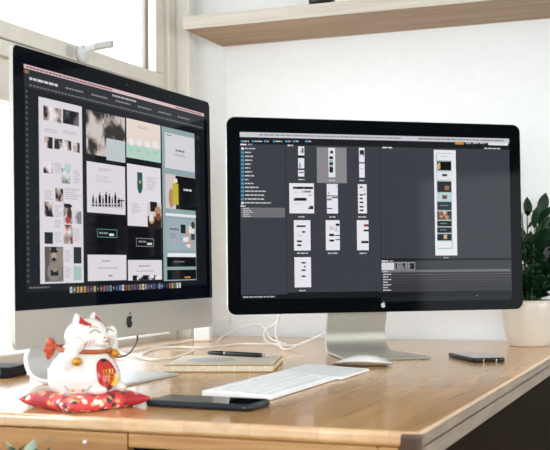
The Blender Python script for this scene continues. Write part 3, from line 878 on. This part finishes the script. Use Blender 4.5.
# ------------------------------------------------------------------ phones
def phone(label, loc, rz, L_, W_, T_, cm, gm, btn):
    t = thing('smartphone', label, 'phone', loc, rz)
    out = lambda ins, z: [Vector((p.x, p.z, z)) for p in rrect(-L_/2+ins, -W_/2+ins, L_/2-ins, W_/2-ins, .011-ins)]
    MB().loops([out(.002, .0004), out(.0005, .0016), out(0, T_*.5), out(.0004, T_-.0012), out(.0014, T_)]).build('case', cm, t, smooth=True)
    MB().loops([out(.0028, T_+.0001), out(.0029, T_+.0005)]).build('screen', gm, t)
    for x0, x1 in btn: MB().box(x0, -W_/2-.0006, T_*.38, x1, -W_/2+.0006, T_*.66).build('side_button', cm, t, bevel=.0003)
    return t
ph = phone('smartphone in a dark navy case lying nearest the front desk edge', (-.6275, 1.3465, D), radians(-4), .158, .070, .0088, MT['navy'], MT['phoneg'], [(.02,.03),(-.035,-.022)])
ph2 = phone('slim black smartphone lying alone near the right edge of the desk', (-.4325, 2.1655, D), radians(-58), .150, .066, .0078, MT['navy'], MT['phoneg'], [(-.03,-.02)])
for y in (-.013, .012): MB().box(.0748, y-.0012, .0012, .0754, y+.0012, .0066).build('antenna_band', MT['gold_line'], ph2)

# ------------------------------------------------------------------ lucky cat on its cushion
CX, CY = -.783, 1.292
s_ = .0640; n = 28
bm = bmesh.new(); G = {}
for side in (1, -1):
    for i in range(n+1):
        for j in range(n+1):
            u, v = -1+2*i/n, -1+2*j/n
            edge = max(abs(u), abs(v)) >= 1
            if side < 0 and edge: G[side, i, j] = G[1, i, j]; continue
            x = s_*u*(1-.09*(1-v*v)); y = s_*v*(1-.09*(1-u*u))
            hgt = (max(0, 1-abs(u)**3)*max(0, 1-abs(v)**3))**.42
            z = .0100 + (.0155*hgt*(1-.50*math.exp(-(u*u+v*v)/.40)) if side > 0 else -.0098*min(1, hgt*1.5))
            if side > 0: z += .0009*sin(9*u+4*v)*hgt*(max(abs(u), abs(v)) > .72)
            G[side, i, j] = bm.verts.new((x, y, z))
for side in (1, -1):
    for i in range(n):
        for j in range(n):
            q = [G[side, i, j], G[side, i+1, j], G[side, i+1, j+1], G[side, i, j+1]]
            bm.faces.new(q if side > 0 else q[::-1])
mb = MB(); mb.bm.free(); mb.bm = bm
cu = mb.build('cushion', MT['brocade'], None, smooth=True, loc=(CX, CY, D), rot=(0, 0, radians(-24)))
tag(cu, 'small red floral brocade cushion lying on the desk under the lucky cat', 'cushion')

cat = thing('lucky_cat_figurine', 'white porcelain lucky cat with red koban, gold bells and raised paws on a red cushion', 'figurine', (CX-.004, CY+.006, D+.0176), radians(-5))
cat.scale = (.97, .97, .97)
mb = MB()
mb.lathe([(.034,0),(.043,.002),(.048,.010),(.0505,.022),(.048,.034),(.0415,.047),(.034,.058),(.027,.068),(.012,.078)], 40)
mb.ball((.004, 0, .0775), (.030, .0335, .0265))
mb.ball((.027, 0, .0705), (.010, .014, .008))
for y in (-1, 1):
    mb.ball((.036, y*.023, .008), (.017, .0125, .008))
mb.tube([(.004,-.038,.036),(.008,-.044,.048),(.010,-.042,.060),(.012,-.038,.067)], lambda q: .0105-.001*q, 12)
mb.ball((.0135, -.037, .0685), (.0125, .0105, .0110))
mb.tube([(.010,.034,.042),(.020,.035,.056),(.024,.029,.072),(.025,.026,.079)], lambda q: .0095, 12)
mb.ball((.026, .025, .082), (.0098, .0098, .0105))
for y in (-1, 1):
    rg = []
    for k, (r_, z) in enumerate(((.0125,.092),(.0105,.100),(.006,.107),(.001,.1115))):
        rg.append([Vector((.004-.001*k + r_*.55*cos(2*pi*i/14), y*(.0165+.0012*k) + r_*sin(2*pi*i/14), z)) for i in range(14)])
    mb.loops(rg)
mb.tube([(-.044,0,.014),(-.056,.004,.020),(-.058,.006,.032)], lambda q: .008, 10)
tmp = mb.build('body', MT['porcelain'], None, smooth=True)
r_ = tmp.modifiers.new('r', 'REMESH'); r_.mode = 'VOXEL'; r_.voxel_size = .0014; r_.use_smooth_shade = True
s2 = tmp.modifiers.new('s', 'SMOOTH'); s2.factor = .6; s2.iterations = 7
bpy.context.view_layer.update()
dg = bpy.context.evaluated_depsgraph_get()
me = bpy.data.meshes.new_from_object(tmp.evaluated_get(dg))
from mathutils.bvhtree import BVHTree
bvh = BVHTree.FromObject(tmp, dg)
bpy.data.objects.remove(tmp)
for q in me.polygons: q.use_smooth = True
if not me.materials: me.materials.append(MT['porcelain'])
o = bpy.data.objects.new('body', me); C.objects.link(o); o.parent = cat
def on(src, toward, off=.0004):            # point on the porcelain surface, seen from src in direction toward
    src = Vector(src); d = (Vector(toward) - src).normalized(); hit, nrm, _, _ = bvh.ray_cast(src, d)
    return (hit + nrm*off, nrm) if hit else (Vector(toward), -d)
def line_on(pts, r, name, m, yaw=0):
    P = []
    for y, z in pts:
        d = Vector((cos(yaw), sin(yaw), 0)); sd = Vector((-sin(yaw), cos(yaw), 0))
        tgt = sd*y + Vector((0, 0, z)); P.append(on(tgt + d*.2, tgt)[0])
    return MB().tube(P, r, 6).build(name, m, cat, smooth=True)
for y in (-1, 1):
    line_on([(y*.0145 + a*.0075, .0835 + .0042*(1-a*a)) for a in (-1,-.5,0,.5,1)], .00062, 'eye', MT['ink'])
    line_on([(y*.0145 + a*.006, .0900 + .0022*(1-a*a)) for a in (-1,0,1)], .0005, 'eyebrow', MT['gold'])
    for k in range(3):
        line_on([(y*(.0165+.0035*k), .0755-.001*k), (y*(.0175+.0038*k), .0690-.001*k)], .00055, 'cheek_stripe', MT['pink'])
    e = []
    for k in range(9):
        a = 2*pi*k/9; e.append((y*.0180 + .0065*cos(a)*(1 if sin(a) < 0 else .45), .0995 + .0068*sin(a)))
    P = [on((.2, yy, zz), (0, yy, zz), .0005)[0] for yy, zz in e]
    P = [p_ if p_.x > .004 else Vector((.0095 - (p_.z-.095)*.25, p_.y, p_.z)) for p_ in P]
    c_ = sum(P, Vector())/len(P)
    mb = MB(); mb.loops([P, [p_ + Vector((.0006,0,0)) + (c_-p_)*.15 for p_ in P]]); mb.build('inner_ear', MT['redgl'], cat, smooth=True)
line_on([(-.006,.0725),(-.003,.0705),(0,.0730),(.003,.0705),(.006,.0725)], .0005, 'mouth', MT['redgl'])
MB().ball(on((.2,0,.0765), (0,0,.0765))[0], (.0015,.0024,.0015)).build('nose', MT['pink'], cat, smooth=True)
for k in range(3): line_on([(-.0055+.005*k, .0735), (-.0055+.005*k, .0690)], .0004, 'paw_crease', MT['pink'], yaw=-.85) if False else None
for k in (-1, 0, 1):
    a = on((.2, -.036+.0045*k, .0705), (0, -.036+.0045*k, .0705))[0]; b_ = on((.2, -.036+.0045*k, .0655), (0, -.036+.0045*k, .0655))[0]
    MB().tube([a, b_], .00045, 6, False).build('toe_line', MT['pink'], cat)
rr = []
P = []
for k in range(36):
    a = 2*pi*k/36; d = Vector((cos(a), sin(a), 0)); z = .0605 - .0025*cos(a)
    pt, nn = on(d*.2 + Vector((0,0,z)), (0,0,z), .0006)
    if pt.length > .06 or (pt.x**2+pt.y**2)**.5 > .0365: pt = d*.0365 + Vector((0,0,z))
    P.append(pt)
P.append(P[0])
MB().tube(P, .0032, 10, False).build('collar', MT['orange'], cat, smooth=True)
def bell(p_, r):
    o = MB().ball(p_, (r, r, r*.95)).build('bell', MT['gold'], cat, smooth=True)
    MB().tube([Vector(p_)+Vector((r*1.02*cos(2*pi*k/16), r*1.02*sin(2*pi*k/16), 0)) for k in range(17)], r*.12, 6, False).build('bell_rim', MT['gold'], o, smooth=True)
bell((.0425, .012, .0545), .0066); bell((.0215, -.0455, .0470), .0064)
# koban: red oval plaque with gold strokes lying on the belly
def on_belly(y, z, off): return on((.2, y, z), (0, y, z), off)[0]
mb = MB(); ring = lambda sc, off: [on_belly(-.012+.0155*sc*cos(2*pi*k/28), .0275+.0215*sc*sin(2*pi*k/28), off) for k in range(28)]
mb.loops([ring(1, .0002), ring(.98, .0018), ring(.6, .0021), ring(.2, .0022)]); kob = mb.build('koban', MT['redgl'], cat, smooth=True)
def stroke(pts): MB().tube([on_belly(-.012+y, .0275+z, .0026) for y, z in pts], .0008, 6, False).build('gold_stroke', MT['gold'], kob)
for S in ([(-.008,.0055),(.0075,.0065)], [(-.008,.0055),(-.007,.0005)], [(.0075,.0065),(.007,.001)], [(-.007,.0005),(.007,.001)], [(-.003,.0062),(-.0035,.0025),(-.005,.0015)], [(.002,.0064),(.002,.0028),(.005,.0026)],
          [(-.007,-.004),(.0065,-.0035)], [(-.0055,-.0085),(.0055,-.008)], [(0,-.001),(0,-.0105)]): stroke(S)
for z, sc in ((.0185, .3), (-.0175, .38)):
    mb = MB(); mb.loops([[on_belly(-.012+.0155*sc*cos(2*pi*k/14), .0275+z+.0075*sc*sin(2*pi*k/14), o_) for k in range(14)] for o_ in (.0019, .0024)]); mb.build('dark_end', MT['ink'], kob)
mb = MB(); shp = [(.006,-.006),(.012,.0015),(.013,-.003),(.019,-.006),(.018,-.011),(.013,-.0125),(.009,-.0155),(.004,-.014)]
mb.loops([[on_belly(-.012+y, .0275+z, o_) for y, z in shp] for o_ in (.0006, .0028)]); mb.build('yellow_fish', MT['yellow'], cat, smooth=False)
for y, z in ((.017,.010),(.019,.004),(.0165,.0155)): MB().ball(on_belly(y-.002, .0275+z, 0), .0022).build('pink_blossom', MT['pink'], cat, smooth=True)
for k in (-1, 1):
    p_ = on((.02+.006*k, -.2, .0085), (.02+.006*k, 0, .0085), 0)[0]; MB().ball(p_, (.0026,.0012,.0018)).build('toe_mark', MT['gold'], cat, smooth=True)
    q_ = [on((.02+k*(.011+.002*i), -.2, .0085+.0022*i), (.02+k*(.011+.002*i), 0, .0085+.0022*i))[0] for i in range(4)]; MB().tube(q_, .0004, 6, False).build('fine_line', MT['ink'], cat)
bow = MB()
for a, l in ((1.1, .014), (2.4, .013), (-.5, .016), (-2.2, .024)):
    c_ = Vector((-.036, -.020, .064)); d = Vector((-.75*abs(cos(a))-.25, -.45*cos(a), sin(a))).normalized()
    bow.tube([c_, c_+d*l*.5+Vector((-.002,0,.001)), c_+d*l], lambda q: .0018+.0042*sin(pi*min(1, q*.9+.05)), 10)
bow.ball((-.035, -.0195, .064), .0045).build('bow', MT['ribbon'], cat, smooth=True)

# ------------------------------------------------------------------ black box behind the computer stand
t = thing('hard_drive', 'flat black box on the desk at the left, behind the computer stand', 'box', (-1.10, 1.575, D), radians(10))
MB().box(-.10, -.0, .0015, .0, .085, .0185).build('case', MT['box'], t, bevel=.002)
MB().box(-.099, -.0012, .004, -.014, -.0003, .0165).build('front_plate', MT['boxf'], t, bevel=.0004)
for x in (-.09, -.01): MB().box(x-.005, .005, 0, x+.005, .08, .0016).build('foot', MT['box'], t)

# ------------------------------------------------------------------ potted plant by the wall
PX, PY = -.388, 2.545
t = thing('potted_plant', 'dark green leafy plant in a white ceramic pot beside the monitor', 'plant', (PX, PY, D))
MB().lathe([(.040,.0),(.0430,.001),(.0445,.004),(.0495,.018),(.0545,.040),(.0585,.065),(.060,.088),(.060,.101),(.0585,.1035),(.057,.101),(.0565,.090)], 48, cap1=False).build('pot', MT['pot'], t, smooth=True)
MB().lathe([(.0365,-.0006),(.0425,.0006),(.0425,.0022),(.040,.0024)], 40).build('pot_foot', MT['clay'], t) if False else None
MB().lathe([(.0563,.088),(.0563,.096),(.04,.0985),(.015,.1)], 32).build('soil', MT['soil'], t, smooth=True)
rnd = random.Random(21)
fol, st = MB(), MB()
def leaf(mb, base, d, ln, wd, droop, roll):
    d = Vector(d).normalized()
    if mb is fol:                             # keep clear of the monitor and the wall
        for q in (.0, .5, 1.):
            p_ = Vector(base)+d*ln*q; wx, wy = PX+p_.x+.6383, PY+p_.y-2.2208
            if wx*.6037-wy*.7972 > -.075 and abs(wx*.7972+wy*.6037) < .37 or PY+p_.y > 2.70: return
    side = d.cross(Vector((0,0,1)))
    if side.length < .05: side = Vector((1,0,0))
    side.normalize(); side = Matrix.Rotation(roll, 3, d) @ side; nn = side.cross(d)
    n_ = 9; L_, M_, R_ = [], [], []
    for i in range(n_+1):
        q = i/n_; c_ = Vector(base) + d*ln*q + Vector((0,0,-droop*ln*q*q)); w = wd*(sin(pi*q**.8)**.9 if 0 < q < 1 else .02)*.5
        L_.append(mb.bm.verts.new(c_ + side*w + nn*w*.35)); M_.append(mb.bm.verts.new(c_)); R_.append(mb.bm.verts.new(c_ - side*w + nn*w*.35))
    for i in range(n_):
        mb.face([L_[i], M_[i], M_[i+1], L_[i+1]]); mb.face([M_[i], R_[i], R_[i+1], M_[i+1]])
for k in range(26):
    a = 2*pi*k/26*2.4 + rnd.uniform(-.2, .2); r0 = rnd.uniform(.004, .028); hgt = rnd.uniform(.06, .20); lean = rnd.uniform(.02, .075)
    b0 = Vector((r0*cos(a), r0*sin(a), .097)); tip = b0 + Vector((lean*cos(a), lean*sin(a), hgt)); midp = (b0+tip)/2 + Vector((lean*.1*cos(a), lean*.1*sin(a), .01))
    st.tube([b0, midp, tip], lambda q: .0024-.0012*q, 6)
    sp = spline([b0, midp, tip], 6)
    for i in range(rnd.randint(6, 8)):
        q = .12 + .88*i/7; p_ = sp[min(len(sp)-1, int(q*(len(sp)-1)))]; aa = a + (1.2 if i % 2 else -1.2) + rnd.uniform(-.5, .5)
        leaf(fol, p_, (cos(aa)*.8, sin(aa)*.8, rnd.uniform(.35, 1.1)), rnd.uniform(.052, .080), rnd.uniform(.022, .034), rnd.uniform(.1, .5), rnd.uniform(-.7, .7))
    leaf(fol, tip, (cos(a)*.5, sin(a)*.5, 1), rnd.uniform(.055, .085), rnd.uniform(.020, .028), .15, rnd.uniform(-.6, .6))
for (dx, dy, z, az, up, ln) in ((-.052,-.03,.285,2.6,1.8,.085), (-.048,.0,.25,3.0,.9,.08), (-.05,-.02,.20,2.8,.9,.075), (-.045,.0,.16,2.9,.7,.075), (.03,-.03,.27,-.6,1.0,.08), (.02,-.04,.22,-.9,.9,.08), (-.02,-.05,.24,-2.0,1.0,.08)):
    leaf(fol, (dx, dy, z), (cos(az), sin(az), up), ln, .031, .15, rnd.uniform(-.5, .5)); st.tube([(dx*.3, dy*.3, .097), (dx*.8, dy*.8, z*.6+.03), (dx, dy, z)], .0016, 6)
fol.build('leaves', MT['leaf'], t, smooth=True); st.build('stems', MT['stem'], t, smooth=True)

# ------------------------------------------------------------------ tall slender plant standing on the floor before the drawer
t = thing('leafy_plant', 'pale green plant whose leaf tips rise before the desk drawer front', 'plant', (-.735, 1.095, .007))
MB().lathe([(.06,-.007),(.075,.005),(.09,.12),(.095,.20),(.097,.215),(.090,.215),(.086,.19)], 36, cap1=False).build('pot', MT['clay'], t, smooth=True)
MB().lathe([(.0865,.18),(.0865,.192),(.03,.196)], 28).build('soil', MT['soil'], t)
f1, f2, st = MB(), MB(), MB()
for (x, z, ky) in ((-.030,.712,0),(-.018,.708,.02),(.006,.712,-.01),(.014,.722,.015),(.036,.704,.01),(.05,.700,-.02)):
    st.tube([(x*.3, ky*.4, .19), (x*.5, ky, .45), (x, ky, z-.012)], .0014, 6)
leaf(f1, (.004,-.005,.700), (.2,-.1,1), .026, .020, .1, .2); leaf(f1, (-.030,0,.700), (-.15,-.1,1), .020, .015, .1, -.3); leaf(f1, (.044,0,.698), (.6,0,1), .018, .014, .2, .2)
leaf(f2, (.012,.01,.716), (.9,0,.55), .015, .008, .1, .4); leaf(f2, (-.024,.01,.702), (.6,.1,.8), .016, .011, .1, .1); leaf(f2, (.008,0,.700), (.1,-.3,1), .014, .007, .1, .1); leaf(f2, (-.022,0,.703), (-.6,.1,.6), .014, .009, .1, .1); leaf(f2, (.034,0,.700), (.9,.0,.4), .024, .009, .1, .1)
for k in range(16):
    z = .3+.024*k; x = .02*sin(k*2.1); leaf(f2 if k % 2 else f1, (x*.6, 0, z), (cos(k*2.4), sin(k*2.4), .7), .05, .026, .3, 0)
f1.build('pale_leaves', MT['leaf_pale'], t, smooth=True); f2.build('green_leaves', MT['leaf_mid'], t, smooth=True); st.build('stems', MT['stem'], t, smooth=True)

# ------------------------------------------------------------------ cables
def cable(name, label, pts, r, m, grp=None):
    o = MB().tube([(x, y, z+D) for x, y, z in pts], r, 8).build(name, m, None, smooth=True); tag(o, label, 'cable', grp); return o
cable('monitor_cable', 'white cable looping down from the monitor to the desk and its stand', [(-.876,2.27,.10),(-.887,2.27,.066),(-.893,2.27,.04),(-.889,2.27,.02),(-.879,2.265,.007),(-.868,2.262,.0035),(-.857,2.272,.005),(-.839,2.282,.014),(-.816,2.286,.024),(-.797,2.29,.033),(-.776,2.29,.044)], .0022, MT['cable'])
cable('charging_cable', 'thin white cable curled in a small hook behind the monitor corner', [(-.912,2.36,.11),(-.92,2.36,.066),(-.93,2.36,.052),(-.945,2.36,.045),(-.955,2.36,.036),(-.957,2.36,.022),(-.948,2.362,.010),(-.925,2.37,.0035),(-.88,2.39,.003)], .002, MT['cable'])
cable('power_cable', 'white power cable rising from the desk to the adapter on the far side', [(-1.19,1.98,.003),(-1.19,2.05,.003),(-1.185,2.136,.003),(-1.185,2.249,.003),(-1.192,2.33,.003),(-1.190,2.40,.003),(-1.188,2.462,.006)], .0024, MT['cable'])
cable('usb_cable', 'white cable lying in a bend on the desk between cat and notebook', [(-1.25,2.20,.003),(-1.165,2.07,.003),(-1.085,2.000,.003),(-1.040,1.955,.003),(-1.012,1.962,.003),(-1.010,2.015,.003),(-1.039,2.141,.003),(-1.06,2.20,.003)], .0022, MT['cable'])
cable('network_cable', 'white cable lying along the desk behind the notebook', [(-1.11,2.06,.003),(-1.150,2.17,.003),(-1.155,2.235,.0032),(-1.115,2.262,.003),(-1.07,2.262,.003),(-1.044,2.32,.003),(-1.03,2.39,.003),(-.983,2.40,.003),(-.93,2.43,.003)], .0022, MT['cable'])
cable('extension_cable', 'white cable arching up against the white wall behind the notebook', [(-1.11,2.44,.003),(-1.17,2.60,.004),(-1.175,2.66,.012),(-1.145,2.68,.026),(-1.105,2.68,.032),(-1.075,2.66,.022),(-1.02,2.56,.005),(-.96,2.47,.003)], .0022, MT['cable'])
cable('computer_cable', 'thin black cable hanging from the back of the silver computer', [(-.985,1.83,.10),(-1.0,1.84,.068),(-1.02,1.873,.046),(-1.06,1.934,.028),(-1.095,1.972,.010),(-1.125,1.975,.0025),(-1.17,1.94,.0022)], .0018, MT['cable_k'])
t = thing('power_adapter', 'small white power adapter standing behind the computer corner', 'adapter', (-1.172, 2.49, D), .3)
MB().box(-.02, -.02, 0, .02, .02, .036).build('body', MT['white_pl'], t, bevel=.005, seg=4)
MB().box(-.0205, -.008, .010, -.0202, .008, .026).build('label_patch', MT['paper'], t)
wc = MB().tube([(-1.212,2.716,D+.77),(-1.206,2.717,D+.6),(-1.203,2.716,D+.45),(-1.196,2.717,D+.25),(-1.20,2.714,D+.03)], .0018, 8).build('wall_cable', MT['cable'], None, smooth=True)
tag(wc, 'thin white cable running down the white wall below the shelf end', 'cable')

# ------------------------------------------------------------------ daylight
w = bpy.data.worlds.new('sky'); bpy.context.scene.world = w; w.use_nodes = True
bg = w.node_tree.nodes['Background']; bg.inputs['Color'].default_value = (.93, .965, 1, 1); bg.inputs['Strength'].default_value = 9.0
def portal(name, loc, rot, sx, sy):
    l = bpy.data.lights.new(name, 'AREA'); l.shape = 'RECTANGLE'; l.size = sx; l.size_y = sy; l.cycles.is_portal = True
    o = bpy.data.objects.new(name, l); C.objects.link(o); o.location = loc; o.rotation_euler = rot
portal('window_daylight', (XL-.10, (W1[0]+W1[1])/2, (W1[2]+W1[3])/2), (0, -pi/2, 0), W1[3]-W1[2], W1[1]-W1[0])
portal('rear_fill_portal', ((W2[0]+W2[1])/2, YF-.11, (W2[2]+W2[3])/2), (pi/2, 0, 0), W2[1]-W2[0], W2[3]-W2[2])  # sky portal of the added rear window

portal('side_fill_portal', (XR+.11, (W3[0]+W3[1])/2, (W3[2]+W3[3])/2), (0, pi/2, 0), W3[3]-W3[2], W3[1]-W3[0])  # sky portal of the added right window

# ------------------------------------------------------------------ camera
cam = bpy.data.cameras.new('camera'); co = bpy.data.objects.new('camera', cam); C.objects.link(co)
yaw, pitch, roll = .3746, .036, -.0083
fwd = Vector((-sin(yaw), cos(yaw), 0)); right = Vector((cos(yaw), sin(yaw), 0)); up = Vector((0, 0, 1))
f2 = fwd*cos(pitch) + up*sin(pitch); u2 = up*cos(pitch) - fwd*sin(pitch)
r3 = right*cos(roll) + u2*sin(roll); u3 = u2*cos(roll) - right*sin(roll)
co.matrix_world = Matrix(((r3.x, u3.x, -f2.x, 0), (r3.y, u3.y, -f2.y, 0), (r3.z, u3.z, -f2.z, D+.1867), (0, 0, 0, 1)))
cam.sensor_width = 36; cam.sensor_fit = 'HORIZONTAL'; cam.lens = 1110.19*36/550; cam.clip_start = .02
cam.dof.use_dof = True; cam.dof.focus_distance = 2.05; cam.dof.aperture_fstop = 11
sc = bpy.context.scene; sc.camera = co
sc.view_settings.view_transform = 'Standard'; sc.view_settings.look = 'None'; sc.view_settings.gamma = 1; sc.view_settings.use_curve_mapping = False
sc.view_settings.exposure = 0.0
sc.cycles.use_denoising = True; sc.cycles.max_bounces = 10; sc.cycles.diffuse_bounces = 6; sc.cycles.transparent_max_bounces = 12
